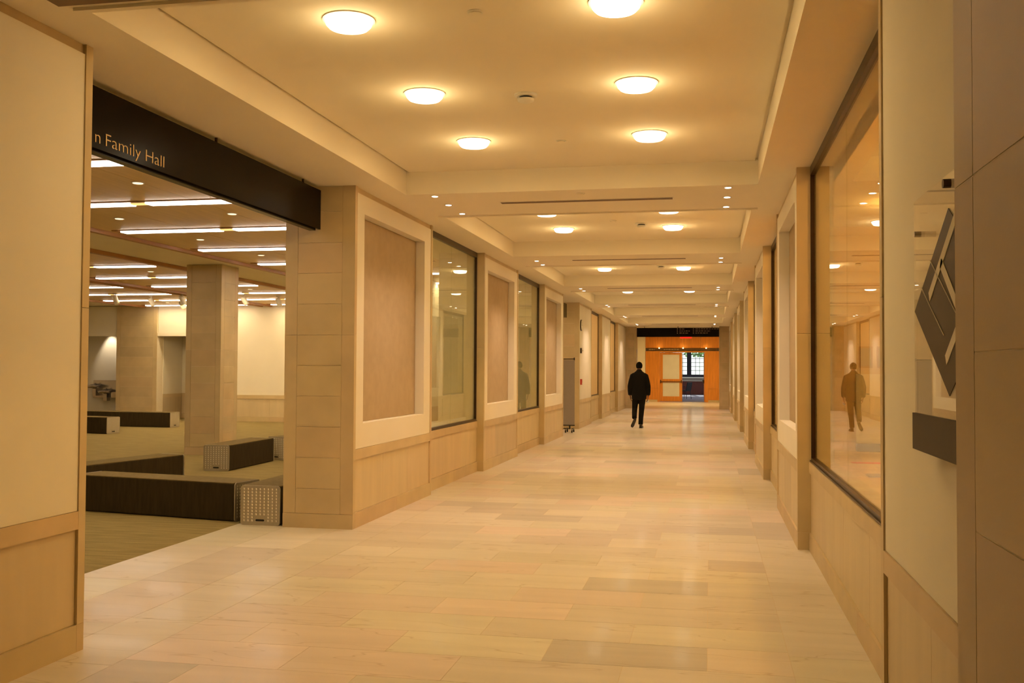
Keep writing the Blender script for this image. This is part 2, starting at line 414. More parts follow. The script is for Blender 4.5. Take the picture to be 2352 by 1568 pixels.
# near wall at the left edge of the view
wl = panel_wall('left', 1.2, 4.965, 'plaster wall with stone rail and base before the hall opening', recess=False)
box('end_facing', 'stone', wl, XL - .135, XL - THK, 4.955, 4.965, 0, ZS)
for i, y in enumerate(LY):
    panel_wall('left', y, y + 2.76 if i < 5 else 41.0, 'stone-edged wall pier %s, number %d from the hall sign' % (SIDE['left'], i + 1), recess=i < 3)
    if i not in (2, 5):
        window_bay('left', y + 2.76, LY[i + 1], 'two-pane bronze framed window after the %s left pier' % ordn[i], 'stone parapet under a window %s, bay %d' % (SIDE['left'], i + 1), fill='glass' if i < 2 else 'gwall')
pa = empty('wall_left', (XL - .36, LY[0], 0), 'broad coursed limestone end of the wall beside the hall sign', kind='structure')
ashlar(pa, 'y-', XL - THK, XL - .001, LY[0] - .003, depth=.006)
pd = empty('wall_left', (XL - .36, LY[3], 0), 'coursed limestone end of the wall behind the grey rolling partition', kind='structure')
ashlar(pd, 'y-', XL - THK, XL - .001, LY[3] - .003, depth=.006)
# right side
panel_wall('right', 1.93, 4.70, 'plaster wall carrying the glass diamond sign', recess=False)
for i, y in enumerate(RY):
    panel_wall('right', y, y + 2.74 if i < 5 else 41.0, 'stone-edged wall pier %s, number %d from the diamond sign' % (SIDE['right'], i + 1))
    window_bay('right', 4.70 if i == 0 else RY[i - 1] + 2.74, y, 'bronze framed glass front before the %s gallery-side pier' % ordn[i],
               'stone parapet under a glass front %s, bay %d' % (SIDE['right'], i + 1))
# dark stone pier at the right edge
dp = empty('wall_right', (0.6, 1.5, 0), 'shaded coursed limestone pier beside the diamond sign', kind='structure')
box('core', 'mortar', dp, .4352, 1.2, 1.2012, 1.9128, 0, ZS)
ashlar(dp, 'x-', 1.2, 1.914, .434, depth=.012)
ashlar(dp, 'y-', .44, 1.2, 1.2, depth=.012)
ashlar(dp, 'y+', .44, 1.2, 1.914, depth=.012)
# corridor shell behind the camera and end wall
bk = empty('wall_back', (0, -14, 0), 'plain plaster wall closing the corridor behind the viewer', kind='structure')
box('plaster_face', 'stone', bk, -20.6, 6, -14.2, -14, 0, 4.6)
ne = empty('wall_left', (-4.0, 0, 0), 'plain plaster wall of the corridor beside the viewer', kind='structure')
box('plaster_face', 'plaster', ne, -4.1, -3.4, -14, 1.2, 0, ZS)
nr = empty('wall_right', (1.2, 0, 0), 'plain plaster wall beside the viewer on the gallery side', kind='structure')
box('plaster_face', 'plaster', nr, 1.205, 1.4, -14, 1.93, 0, ZS)
we = empty('wall_end', (-1.3, 41, 0), 'limestone end wall framing the opening to the wood-panelled doors', kind='structure')
box('core', 'mortar', we, -4.2, -2.96, 41.02, 41.6, 0, ZS); box('core', 'mortar', we, .375, 1.6, 41.02, 41.6, 0, ZS)
ashlar(we, 'y-', -3.42, -2.95, 41.0, depth=.02, mg=.10); ashlar(we, 'y-', .37, .80, 41.0, depth=.02, mg=.10)
box('reveal_stone', 'stone', we, -2.96, -2.95, 41.02, 41.6, 0, ZS); box('reveal_stone', 'stone', we, .37, .38, 41.02, 41.6, 0, ZS)
# ------------------------------------------------------------------ corridor ceiling: soffit, beams and coffers
ce = empty('ceiling', (-1.3, 20, ZS), 'cream plaster corridor ceiling with recessed coffers', kind='structure')
XA, XB = -3.06, 0.455
COF = [(4.43, 9.78)] + [(11.24 + 5.65 * i, 15.43 + 5.65 * i) for i in range(5)]
box('soffit', 'ceil', ce, -4.11, XA - .04, -14, 50.2, ZS, ZS + .05); box('soffit', 'ceil', ce, XB + .04, 1.15, -14, 50.2, ZS, ZS + .05)
ys = [-14] + [v for c in COF for v in c] + [50.2]
for a, c in zip(ys[0::2], ys[1::2]): box('beam', 'ceil', ce, XA - .04, XB + .04, a + (.04 if a > 0 else 0), c - (.04 if c < 50 else 0), ZS, ZS + .05)
for a, c in COF:
    b = B(); t = .04; zt = 3.595
    b.box(XA - t, XA, a - t, c + t, ZS, zt).box(XB, XB + t, a - t, c + t, ZS, zt)
    b.box(XA, XB, a - t, a, ZS, zt).box(XA, XB, c, c + t, ZS, zt)
    b.box(XA + .028, XB - .028, a, c, ZC, zt)
    b.box(XA - t, XB + t, a - t, c + t, zt, zt + .02)
    b.build('coffer', 'ceil', ce); box('lip_bead', 'ceil', ce, XA - .05, XB + .06, a - .045, a - .005, ZS - .017, ZS)
box('roof_slab', 'ceil', ce, -21.3, 7.3, -14.5, 67, 4.6, 4.8)
sh_ = empty('wall_shell', (0, 0, 0), 'plain unseen shell walls added to keep sky light out', kind='structure')  # unseen enclosure, put in to stop sky light leaking indoors
for a in ((-21.3, -21.1, -14.5, 50.5), (7.1, 7.3, -14.5, 50.5), (-21.3, 7.3, -14.5, -14.3), (-21.3, -5.0, 50.3, 50.5), (3.0, 7.3, 50.3, 50.5), (-6.0, -5.9, 29.0, 50.3), (1.95, 2.05, 20.7, 50.3)):
    box('outer_face', 'gwall', sh_, *a, -.3, 4.6)
box('ground_slab', 'bed', sh_, -21.3, 7.3, -14.5, 50.5, -.4, -.2)
box('store_floor', 'bed', sh_, -5.9, -4.62, 27.3, 41.0, -.05, -.002); box('store_floor', 'bed', sh_, .95, 1.95, 20.7, 41.6, -.05, -.002)
box('store_ceiling', 'ceil', sh_, -5.9, -4.11, 27.3, 41.0, ZS, ZS + .05); box('store_ceiling', 'ceil', sh_, 1.15, 1.95, 20.7, 50.2, ZS, ZS + .05)
# ------------------------------------------------------------------ hall beyond the sign
ZH = 3.40
hw = empty('wall_hall', (-14, 27.1, 0), 'plaster and stone far wall of the hall with niche and fountain alcove', kind='structure')
def hall_wall(x0, x1, y, n):
    for a, c in split(x0, x1, n):
        box('base_stone', 'stone', hw, a, c - .003, y, y + .1, 0, .14)
        box('wainscot_slab', 'stonev', hw, a, c - .003, y + .012, y + .1, .142, .66)
    box('rail', 'stone', hw, x0, x1, y - .005, y + .1, .662, .775)
box('plaster_face', 'plaster', hw, -15.0, -4.11, 27.11, 27.3, .775, ZH); hall_wall(-15.0, -4.11, 27.1, 9)
box('lintel', 'plaster', hw, -16.17, -15.0, 27.1, 27.3, 2.60, ZH); box('lintel_trim', 'plaster', hw, -16.17, -15.0, 27.07, 27.3, 2.50, 2.598)
box('lintel', 'plaster', hw, -20.5, -17.5, 27.1, 27.3, 2.60, ZH); box('lintel_trim', 'plaster', hw, -20.5, -17.5, 27.07, 27.3, 2.50, 2.598)
box('niche_side', 'plaster', hw, -16.4, -16.17, 27.4, 28.5, .77, 2.9); box('niche_rail', 'stone', hw, -16.4, -16.165, 27.4, 28.5, .66, .77)
box('niche_wainscot', 'stonev', hw, -16.4, -16.17, 27.4, 28.5, 0, .66)
box('plaster_face', 'plaster', hw, -16.2, -14.5, 28.51, 28.6, .775, 2.9); hall_wall(-16.17, -14.5, 28.5, 2)
box('niche_ceiling', 'plaster', hw, -16.4, -14.5, 27.3, 28.7, 2.9, 2.95)
box('niche_side', 'plaster', hw, -15.0, -14.9, 27.3, 28.5, 0, 2.9)
box('alcove_back', 'plaster', hw, -20.5, -17.5, 28.1, 28.2, 0, 2.9); box('niche_ceiling', 'plaster', hw, -20.5, -17.5, 27.3, 28.2, 2.9, 2.95)
box('outer_shell', 'plaster', hw, -20.8, -4.1, 28.75, 28.95, 0, 4.6); box('outer_shell', 'plaster', hw, -20.95, -20.8, -3, 29, 0, 4.6)  # unseen backing added to block sky light behind niche and hall
hp = empty('wall_hall', (-16.8, 27.0, 0), 'broad coursed limestone pier between the fountain alcove and the niche', kind='structure')
box('core', 'mortar', hp, -17.49, -16.18, 27.05, 28.2, 0, ZH); ashlar(hp, 'y-', -17.5, -16.17, 27.03, z1=ZH, depth=.02)
for nm, a in (('far', (-20.8, -20.5, -3, 30)), ('near', (-20.8, -4.1, -3.2, -3)), ('partition', (-5.85, -5.7, 20.1, 27.1))):
    o = empty('wall_' + nm, (a[0], a[2], 0), 'plain plaster %s wall of the hall' % nm, kind='structure')
    box('plaster_face', 'plaster', o, *a, .77, ZH); box('rail', 'stone', o, a[0] - .005, a[1] + .005, a[2], a[3], .66, .769); box('wainscot', 'stonev', o, *a, 0, .66)
hc = empty('ceiling', (-12, 14, ZH), 'wood panelled hall ceiling with plaster bands and slots of light', kind='structure')
box('edge_soffit', 'ceil', hc, -4.35, -4.11, -3, 27.1, ZS, ZS + .2)
for x0, x1 in ((-8.03, -4.35), (-12.6, -9.55), (-16.6, -12.85)):
    n = 3
    for a, c in split(x0, x1, n): box('wood_panel', 'woodc', hc, a + .004, c - .004, -3, 27.1, ZH, ZH + .05)
for x0, x1 in ((-9.55, -8.03), (-12.85, -12.6), (-20.5, -16.6)): box('plaster_band', 'ceil', hc, x0, x1, -3, 27.1, ZH + .015, ZH + .05)
for x in (-8.05, -9.53, -12.58, -12.87, -16.6): box('wood_trim', 'trimw', hc, x - .045, x + .045, -3, 27.1, ZH - .05, ZH + .012)
box('ceiling_backing', 'ceil', hc, -20.6, -4.1, -3, 30, ZH + .052, ZH + .09)
# hall lights
HL = [8.0 + 2.07 * k for k in range(-1, 10)]
spans = ((-7.9, -4.6, 'next to the corridor'), (-12.45, -9.7, 'behind the column'), (-16.4, -13.0, 'before the far wall'))
for x0, x1, where in spans:
    for k, y in enumerate(HL):
        if x0 < -9 and y < 13: continue
        if x0 < -13 and y < 19: continue
        t = empty('linear_light', (x0, y, ZH), '%s fluorescent strip from the front, hall ceiling bay %s' % (ordn[k].capitalize(), where), 'ceiling light', 'fluorescent strips in the hall ceiling')
        box('housing', 'trimw', t, x0, x1, y - .10, y + .10, ZH - .012, ZH - .001)
        xm = (x0 + x1) / 2
        for a, c in ((x0 + .12, xm - .10), (xm + .10, x1 - .12)): box('tube', 'tube', t, a, c, y - .075, y + .075, ZH - .03, ZH - .012)
        box('socket', 'tubed', t, xm - .10, xm + .10, y - .04, y + .04, ZH - .025, ZH - .012)
        lamp('strip_glow', 'AREA', (xm, y, ZH - .06), P_STRIP, FLUO, t, size=(x1 - x0 - .4, .15))
for k, (x, y) in enumerate(((-5.6, 8.97), (-7.17, 11.09), (-5.6, 10.97), (-7.17, 13.09), (-7.17, 15.06), (-10.5, 17.3), (-10.5, 21.5), (-15.0, 25.6))):
    t = empty('downlight', (x, y, ZH), '%s small round downlight from the hall sign in the wood ceiling' % ordn[k], 'downlight', 'small downlights in the hall ceiling')
    B().cyl((x, y, ZH - .001), (x, y, ZH - .008), .065, n=20).build('trim_ring', 'white', t)
    B().cyl((x, y, ZH - .008), (x, y, ZH - .012), .05, n=20).build('lens', 'dlens', t)
for k, (x, y, dx, dy) in enumerate(((-14.5, 22.3, .12, -.02), (-14.0, 23.1, .08, .10), (-12.8, 22.5, .06, .1), (-13.8, 24.25, .1, .1), (-11.4, 23.0, .13, .06), (-10.75, 23.6, .04, .08))):
    t = empty('track_spotlight', (x, y, ZH), '%s cream track spotlight counted from the drinking fountain side' % ordn[k], 'spotlight', 'track spotlights in the hall')
    B().box(x - .05, x + .05, y - .03, y + .03, ZH - .03, ZH - .001).build('track_foot', 'white', t)
    B().cyl((x, y, ZH - .02), (x, y, ZH - .10), .012, n=8).build('stem', 'white', t)
    d = Vector((dx, dy, -.22)).normalized(); c = Vector((x, y, ZH - .13))
    B().loft([(tuple(c - d * .07), .05), (tuple(c - d * .05), .065), (tuple(c + d * .13), .065), (tuple(c + d * .15), .058)], 20).build('head', 'white', t, True)
lamp('hall_wall_fill', 'AREA', (-13.2, 24.2, 3.2), 22, FLUO, None, size=(4.5, .4), aim=(0, .8, -.6))  # unseen area light without a fixture, added to brighten the far wall
# hall column
co = empty('column', (-8.9, 16.7, 0), 'free-standing square limestone column among the hall benches', 'column')
box('core', 'mortar', co, -9.235, -8.585, 16.435, 17.055, 0, ZH)
for f_, a, c, fx in (('y-', -9.25, -8.57, 16.42), ('x+', 16.42, 17.07, -8.57), ('y+', -9.25, -8.57, 17.07), ('x-', 16.42, 17.07, -9.25)):
    ashlar(co, f_, a + (.0 if f_[0] == 'y' else .021), c - (.0 if f_[0] == 'y' else .021), fx, z1=ZH + .01, depth=.02, mg=.10)
# benches
def bench(label, p, ang, length, plates=(True, True)):
    """p = front corner on the floor where the long front meets the end plate; the bench runs back along ang"""
    w, h = .415, .39
    t = empty('bench', (p[0], p[1], 0), label, 'bench', 'dark upholstered benches in the hall')
    t.rotation_euler.z = math.radians(ang); o = origin(t)
    def bl(b, nm, m, sm=False):
        me = bpy.data.meshes.new(nm); me.from_pydata(b.v, [], b.f); me.update(); return link(nm, me, m, t, sm)
    bl(B().bev(.008, length - .008, .004, w - .004, .003, h - .006, .014), 'upholstered_body', 'bench')
    bl(B().bev(.012, length - .012, .006, w - .006, h - .012, h, .005), 'seat_top', 'benchtop')
    for i, x in enumerate((0.0, length)):
        if not plates[i]: continue
        s = -1 if i == 0 else 1
        q = B(); r = .03; n = 5; pts = []
        for cx, cy, a0 in ((w - r, h - r, 0), (r, h - r, 90), (r, r, 180), (w - r, r, 270)):
            for k in range(n + 1):
                a = math.radians(a0 + 90 * k / n); pts.append((cx + r * math.cos(a), cy + r * math.sin(a)))
        e = len(pts); f0, f1 = x, x + s * .012
        q.v = [(f0, a, c) for a, c in pts] + [(f1, a, c) for a, c in pts]
        q.f = [tuple(range(e)), tuple(range(e, 2 * e))] + [(k, (k + 1) % e, e + (k + 1) % e, e + k) for k in range(e)]
        pl = bl(q, 'end_plate', 'alum')
        d = B()
        for iy in range(9):
            for iz in range(11):
                cy_, cz_ = .038 + iy * (w - .076) / 8, .045 + iz * (h - .08) / 10
                if iz < 2 and 3 <= iy <= 5: continue
                n0 = len(d.v); hx = f1 + s * .004
                d.v += [(f1, cy_ - .007, cz_ - .010), (f1, cy_ + .007, cz_ - .010), (f1, cy_ + .007, cz_ + .010), (f1, cy_ - .007, cz_ + .010), (hx, cy_ - .003, cz_ - .005), (hx, cy_ + .003, cz_ - .005), (hx, cy_ + .003, cz_ + .005), (hx, cy_ - .003, cz_ + .005)]
                d.f += [tuple(n0 + j for j in qq) for qq in ((4, 5, 6, 7), (0, 1, 5, 4), (1, 2, 6, 5), (2, 3, 7, 6), (3, 0, 4, 7))]
        me = bpy.data.meshes.new('embossed_dots'); me.from_pydata(d.v, [], d.f); me.update(); ob = link('embossed_dots', me, 'dots', pl); ob['kind'] = 'stuff'
        c = B(); xc = f1 + s * .001
        c.loft([((xc - .002, w / 2, .05), .001), ((xc, w / 2, .05), .001)], 4)
        sl = B().box(xc - .002, xc + .002, w / 2 - .036, w / 2 + .036, .040, .060)
        sl.loft([((xc - .002, w / 2 - .036, .05), .010), ((xc + .002, w / 2 - .036, .05), .010)], 12); sl.loft([((xc - .002, w / 2 + .036, .05), .010), ((xc + .002, w / 2 + .036, .05), .010)], 12)
        me = bpy.data.meshes.new('hand_slot'); me.from_pydata(sl.v, [], sl.f); me.update(); link('hand_slot', me, 'black', pl)
    return t
bench('dark bench lying across the view, its end meeting the front bench by the stone pier', (-6.77, 9.73), -10.0, 2.08)
bench('bench end-on beside the limestone pier, its dotted metal plate facing the corridor', (-4.160, 9.235), 91.0, 1.85)
bench('dark bench slanting away behind the front pair, its bare side in shade', (-7.35, 10.35), 78.0, 2.0)
bench('bench with a dotted end plate standing in front of the square column', (-7.115, 13.95), 92.0, 1.70)
bench('bench just visible behind the stone pier, continuing the row by the column', (-7.04, 15.80), 66.0, 1.60)
bench('short dark bench deep in the hall, in front of the longer one', (-15.6, 21.35), -10.0, 1.78)
bench('long low dark bench furthest back, below the drinking fountain', (-17.2, 24.0), -4.0, 3.40)
# drinking fountain
t = empty('drinking_fountain', (-18.4, 28.1, 0), 'two-level stainless steel drinking fountain in the hall alcove', 'fountain')
box('back_plate', 'steel', t, -18.95, -17.95, 28.07, 28.098, .62, 1.16)
for cx, cz in ((-18.8, 1.0), (-18.42, .84)):
    bs = B().loft([((cx, 27.88, cz - .10), .05), ((cx, 27.88, cz - .06), .10), ((cx, 27.86, cz - .01), .20), ((cx, 27.86, cz), .21), ((cx, 27.86, cz + .004), .19), ((cx, 27.86, cz - .025), .10)], 24).build('basin', 'steel', t, True)
    B().loft([((cx, 27.98, cz - .01), .014), ((cx, 27.98, cz + .05), .014), ((cx, 27.94, cz + .075), .012), ((cx, 27.90, cz + .06), .012)], 10).build('spout', 'steel', bs, True)
    box('pedestal', 'steel', t, cx - .06, cx + .06, 27.88, 28.07, cz - .32, cz - .08)
box('cup_shelf', 'steel', t, -18.22, -17.98, 27.9, 28.07, .62, .80)
lamp('fountain_spot', 'SPOT', (-18.35, 27.75, 2.85), 60, (1, .82, .6), t, radius=.03, cone=62, blend=.7, aim=(0, .35, -1))
# ------------------------------------------------------------------ hall sign
t = empty('hanging_sign', (-3.75, 7.0, 2.9), 'long dark hanging sign reading Family Hall over the hall opening', 'sign')
box('front_panel', 'dark', t, -3.765, -3.74, 5.0, 9.162, 2.912, 3.297)
box('rear_panel', 'dark', t, -3.83, -3.766, 5.0, 9.10, 2.895, 3.29)
for y in (5.42, 7.095, 8.78): B().cyl((-3.765, y, 3.29), (-3.765, y, ZS), .011, n=10).build('hanger', 'bronze', t)
Mx = Matrix(((0, 0, 1, -3.741), (1, 0, 0, 0), (0, 1, 0, 0), (0, 0, 0, 1)))
text_mesh('Family Hall', .685, .084, Matrix.Translation((0, 5.622, 2.948)) @ Mx, 'letter', 'letter', t)
text_mesh('n', .052, .084, Matrix.Translation((0, 5.512, 2.948)) @ Mx, 'letter', 'letter', t)
# second hanging sign in the passage before the fourth pier
t = empty('hanging_sign', (-3.75, 24.7, 2.92), 'dark hanging sign seen edge-on above the grey rolling partition', 'sign')
box('front_panel', 'dark', t, -3.78, -3.70, 23.4, 26.0, 2.93, 3.29)
for y in (23.9, 25.5): B().cyl((-3.74, y, 3.29), (-3.74, y, ZS), .011, n=10).build('hanger', 'bronze', t)
# grey rolling partition
t = empty('rolling_partition', (-3.62, 24.6, 0), 'tall grey rolling partition on casters parked in the side passage', 'partition')
box('panel', 'greyp', t, -3.98, -3.30, 24.585, 24.615, .19, 1.80)
b = B().cyl((-3.98, 24.6, 1.825), (-3.30, 24.6, 1.825), .012, n=8)
for x in (-3.97, -3.31): b.cyl((x, 24.6, 1.79), (x, 24.6, 1.86), .016, n=8)
b.build('top_rail', 'black', t); box('bottom_rail', 'black', t, -3.985, -3.295, 24.58, 24.62, .165, .19)
b = B()
for x in (-3.88, -3.42): b.cyl((x, 24.6, .165), (x, 24.6, .095), .018, n=8)
b.box(-3.90, -3.40, 24.585, 24.615, .085, .105)
for x in (-3.50, -3.34): b.box(x - .012, x + .012, 24.42, 24.78, .085, .105)
b.build('foot_frame', 'black', t)
for x in (-3.50, -3.34):
    for y in (24.44, 24.76): B().cyl((x - .014, y, .036), (x + .014, y, .036), .036, n=14).build('caster', 'black', t)
# fittings on the fourth left pier
t = empty('wall_clock', (XL, 26.50, 2.74), 'round wall clock high on the pale wall past the rolling partition', 'clock')
B().cyl((XL - .012, 26.5, 2.75), (XL + .022, 26.5, 2.75), .15, n=28).build('rim', 'bronze', t)
B().cyl((XL + .022, 26.5, 2.75), (XL + .025, 26.5, 2.75), .13, n=28).build('dial', 'white', t)
B().box(XL + .025, XL + .028, 26.495, 26.505, 2.75, 2.85).box(XL + .025, XL + .028, 26.5, 26.57, 2.745, 2.755).build('hands', 'black', t)
t = empty('alarm_strobe', (XL, 26.47, 2.0), 'small dark strobe box between the clock and the red pull station', 'alarm')
box('box', 'bronze', t, XL - .008, XL + .03, 26.40, 26.52, 2.0, 2.14); box('lens', 'white', t, XL + .03, XL + .065, 26.44, 26.50, 2.055, 2.085)
t = empty('fire_alarm_pull', (XL, 26.48, 1.16), 'red fire alarm pull station below the strobe box', 'fire alarm')
box('box', 'red', t, XL - .008, XL + .035, 26.42, 26.54, 1.16, 1.31); box('handle', 'white', t, XL + .035, XL + .045, 26.44, 26.52, 1.19, 1.21)
# ------------------------------------------------------------------ corridor ceiling fittings
GS = {'L': 'row on the hall side', 'R': 'row on the gallery side'}
lens_prof = [(.138, 0), (.138, -.008), (.131, -.028), (.114, -.046), (.06, -.054), (.01, -.056)]
def rev(prof, c, n=32, caps=True): return B().loft([((c[0], c[1], c[2] + z), r) for r, z in prof], n, caps)
def ceiling_light(x, y, label, power):
    t = empty('ceiling_light', (x, y, ZC), label, 'ceiling light', 'round lights in the corridor coffers')
    rev([(.152, -.0005), (.152, -.006), (.139, -.006)], (x, y, ZC)).build('trim_ring', 'white', t)
    rev(lens_prof, (x, y, ZC - .004)).build('lens', 'lens', t, True)
    lamp('lamp_bulb', 'AREA', (x, y, ZC - .07), power, WARM, t, size=(.22, .22))
    lamp('ceiling_fill', 'POINT', (x, y, ZC - .26), power * .36, WARM, t, radius=.03)  # added fill point below the lens, brightens the ceiling around it
for k, (a, c) in enumerate(COF):
    yl = (5.41, 6.97, 8.52) if k == 0 else (12.53 + 5.65 * (k - 1), 14.05 + 5.65 * (k - 1))
    for j, y in enumerate(yl):
        for s, x in (('L', -2.048), ('R', -.505)):
            ceiling_light(x, y, 'round light in the %s coffer, %s, %s from front' % (ordn[k], GS[s], ordn[j]), P_LAMP)
for k in range(6):
    base = 9.78 + 5.65 * k
    ysp = (.12, .67, 1.28) if k == 0 else (.65, 1.25)
    for j, dy in enumerate(ysp):
        for s, x in (('L', -2.79), ('R', .175)):
            y = base + dy
            t = empty('recessed_spotlight', (x, y, ZS), 'tiny spotlight on the %s beam, %s, %s from front' % (ordn[k], GS[s], ordn[j]), 'spotlight', 'tiny spotlights in the ceiling beams')
            rev([(.045, -.0005), (.045, -.004), (.032, -.004)], (x, y, ZS), 20).build('trim_ring', 'white', t)
            rev([(.032, -.001), (.030, -.006), (.01, -.008)], (x, y, ZS), 20).build('lens', 'spotl', t)
            lamp('spot_bulb', 'SPOT', (x, y, ZS - .03), P_SPOT * (2 / len(ysp)), SPOT, t, radius=.03, cone=100, blend=.9)
    y = base + .635
    t = empty('linear_air_slot', (-1.29, y, ZS), 'thin dark air slot across the %s ceiling beam' % ordn[k], 'air vent', 'air slots in the ceiling beams')
    box('frame', 'white', t, -2.205, -.37, y - .055, y + .055, ZS - .003, ZS - .0005)
    for dy in (-.024, .024): box('slot', 'slotm', t, -2.195, -.38, y + dy - .020, y + dy + .020, ZS - .006, ZS - .003)
def sprinkler(x, y, z, label):
    t = empty('sprinkler', (x, y, z), label, 'sprinkler', 'concealed sprinkler caps in the corridor ceiling')
    rev([(.045, -.0005), (.045, -.006), (.02, -.008)], (x, y, z), 20).build('cover_plate', 'white', t)
    rev([(.035, -.008), (.035, -.014), (.01, -.015)], (x, y, z), 16).build('cap', 'ceil', t)
for x, y, z, w in ((-1.3, 5.42, ZC, 'near end of the first coffer'), (-1.285, 8.64, ZC, 'far end of the first coffer'), (-1.283, 9.98, ZS, 'first ceiling beam'), (-1.28, 13.4, ZC, 'second coffer')):
    sprinkler(x, y, z, 'flat round sprinkler cap on the ' + w)
def smoke(x, y, label):
    t = empty('smoke_detector', (x, y, ZC), label, 'smoke detector', 'smoke detectors in the corridor coffers')
    rev([(.085, -.0005), (.085, -.014), (.065, -.020)], (x, y, ZC), 24).build('base', 'white', t)
    rev([(.048, -.020), (.048, -.034)], (x, y, ZC), 20).build('vent_band', 'black', t)
    rev([(.062, -.034), (.058, -.052), (.03, -.062), (.01, -.063)], (x, y, ZC), 24).build('cap', 'white', t, True)
smoke(-1.324, 7.13, 'round smoke detector in the middle of the first coffer'); smoke(-.92, 13.69, 'round smoke detector in the second coffer')
smoke(-.92, 19.3, 'round smoke detector in the third coffer')
solo(B().box(-3.15, -1.2, 4.06, 4.33, ZS - .012, ZS - .0005), 'ceiling_hatch', 'slotm', (-2.2, 4.2, ZS - .012), 'dark flat ceiling strip in front of the first coffer', 'hatch')
# ------------------------------------------------------------------ diamond sign on the right wall
t = empty('wall_sign', (.70, 3.13, 1.28), 'glass wall sign with a brown diamond above a dark strip', 'sign')
box('glass_sheet', 'clear', t, .697, .703, 2.60, 3.66, 1.41, 2.14)
box('lower_strip', 'diab', t, .690, .708, 2.60, 3.67, 1.285, 1.409)
q = B(); q.v = [(.694, 3.64, 1.758), (.694, 3.14, 2.036), (.694, 2.64, 1.758), (.694, 3.14, 1.478)]; q.v += [(.6965, b_, c_) for _, b_, c_ in q.v]
q.f = [(0, 1, 2, 3), (7, 6, 5, 4), (0, 4, 5, 1), (1, 5, 6, 2), (2, 6, 7, 3), (3, 7, 4, 0)]; q.build('diamond', 'dia', t)
def bar(p0, p1, w):
    p0, p1 = Vector(p0), Vector(p1); n = (p1 - p0).normalized(); s_ = Vector((-n.y, n.x)) * w / 2
    q = B(); c_ = [p0 + s_, p1 + s_, p1 - s_, p0 - s_]
    q.v = [(.692, v.x, v.y) for v in c_] + [(.694, v.x, v.y) for v in c_]
    q.f = [(0, 1, 2, 3), (7, 6, 5, 4), (0, 4, 5, 1), (1, 5, 6, 2), (2, 6, 7, 3), (3, 7, 4, 0)]; q.build('pale_stripe', 'plaster', t)
bar((3.02, 2.01), (3.40, 1.79), .034); bar((3.235, 1.885), (3.02, 1.73), .034); bar((3.175, 1.585), (3.02, 1.68), .034)
bar((3.52, 1.83), (3.20, 1.66), .003); bar((3.38, 1.905), (3.05, 1.72), .003)
for y in (3.17,): B().cyl((.686, y, 2.115), (XR + .01, y, 2.115), .014, n=14).build('standoff', 'bronze', t)
B().cyl((.686, 3.60, 2.02), (XR + .01, 3.60, 2.02), .010, n=14).build('standoff', 'steel', t)
# ------------------------------------------------------------------ gallery room behind the right windows
gf = empty('floor', (3, 12, 0), 'warm oak floor of the gallery behind the glass', kind='structure')
xs = [.95 + .13 * i for i in range(38)]
b = B()
for i, (a, c) in enumerate(zip(xs, xs[1:])):
    y = 4.0 - (i % 4) * .5
    while y < 20.4: b.box(a + .001, c - .001, max(y, 3.9), min(y + 1.9, 20.5), -.03, 0); y += 1.902
props(b.build('floor_board', 'oak', gf), kind='stuff'); box('subfloor', 'bed', gf, .95, 5.9, -3, 42, -.12, -.032)
gw = empty('wall_gallery', (3, 20.5, 0), 'tan painted walls enclosing the gallery behind the glass', kind='structure')
box('end_face', 'gwall', gw, 1.05, 5.9, 20.5, 20.6, 0, 4.4); box('side_face', 'gwall', gw, 5.8, 5.9, -3, 20.5, 0, 4.4)
box('near_face', 'gwall', gw, 1.05, 5.9, 3.7, 3.8, 0, 4.4)
box('outer_face', 'gwall', gw, 1.7, 1.8, 20.6, 50, 0, ZS)
box('gallery_ceiling', 'ceil', gw, 1.0, 5.9, -3, 20.6, 4.4, 4.45); box('bulkhead', 'gwall', gw, 1.05, 1.15, -3, 41, ZS, 4.4)
for i in range(6):
    y = RY[i]; box('pier_back', 'gwall', gw, XR + THR, XR + THR + .01, y, y + 2.74 if i < 5 else 41, 0, ZS)
box('pier_back', 'gwall', gw, XR + THR, XR + THR + .01, 3.8, 4.7, 0, ZS)
for k, y in enumerate((7.0, 10.5, 14.0, 17.5)):
    t = empty('gallery_light', (3.3, y, 4.4), '%s round ceiling light inside the gallery behind the glass' % ordn[k], 'ceiling light', 'gallery ceiling lights')
    rev([(.152, -.0005), (.152, -.006), (.139, -.006)], (3.3, y, 4.4)).build('trim_ring', 'white', t)
    rev(lens_prof, (3.3, y, 4.396)).build('lens', 'lens', t, True)
    lamp('lamp_bulb', 'POINT', (3.3, y, 4.2), P_GALLERY, AMBER, t, radius=.1)
solo(B().box(2.36, 4.2, 17.64, 17.90, .0005, .006), 'floor_tape', 'redtape', (3.2, 17.77, 0.0005), 'red strip of tape across the gallery floor', 'floor tape')
solo(B().bev(2.28, 3.4, 15.36, 15.66, .0005, .03, .006), 'floor_mat', 'mat_', (2.8, 15.5, .0005), 'grey mat on the gallery floor in front of the red strip', 'mat')
t = empty('display_panel', (3.0, 20.45, 0), 'white upright display panel against the gallery end wall', 'display panel')
box('board', 'white', t, 2.80, 3.60, 20.40, 20.44, .15, 1.50); box('foot', 'bronze', t, 2.80, 3.60, 20.25, 20.49, 0, .15)
for k, (x, z) in enumerate(((2.86, 1.62), (3.2, 1.62))):
    t = empty('wall_picture', (x, 20.48, z), 'small tan framed picture above the white display panel, %s' % ('first' if k == 0 else 'second'), 'picture', 'gallery pictures')
    box('frame', 'trimw', t, x, x + .26, 20.47, 20.499, z, z + .42); box('print', 'greyp', t, x + .03, x + .23, 20.465, 20.47, z + .03, z + .39)
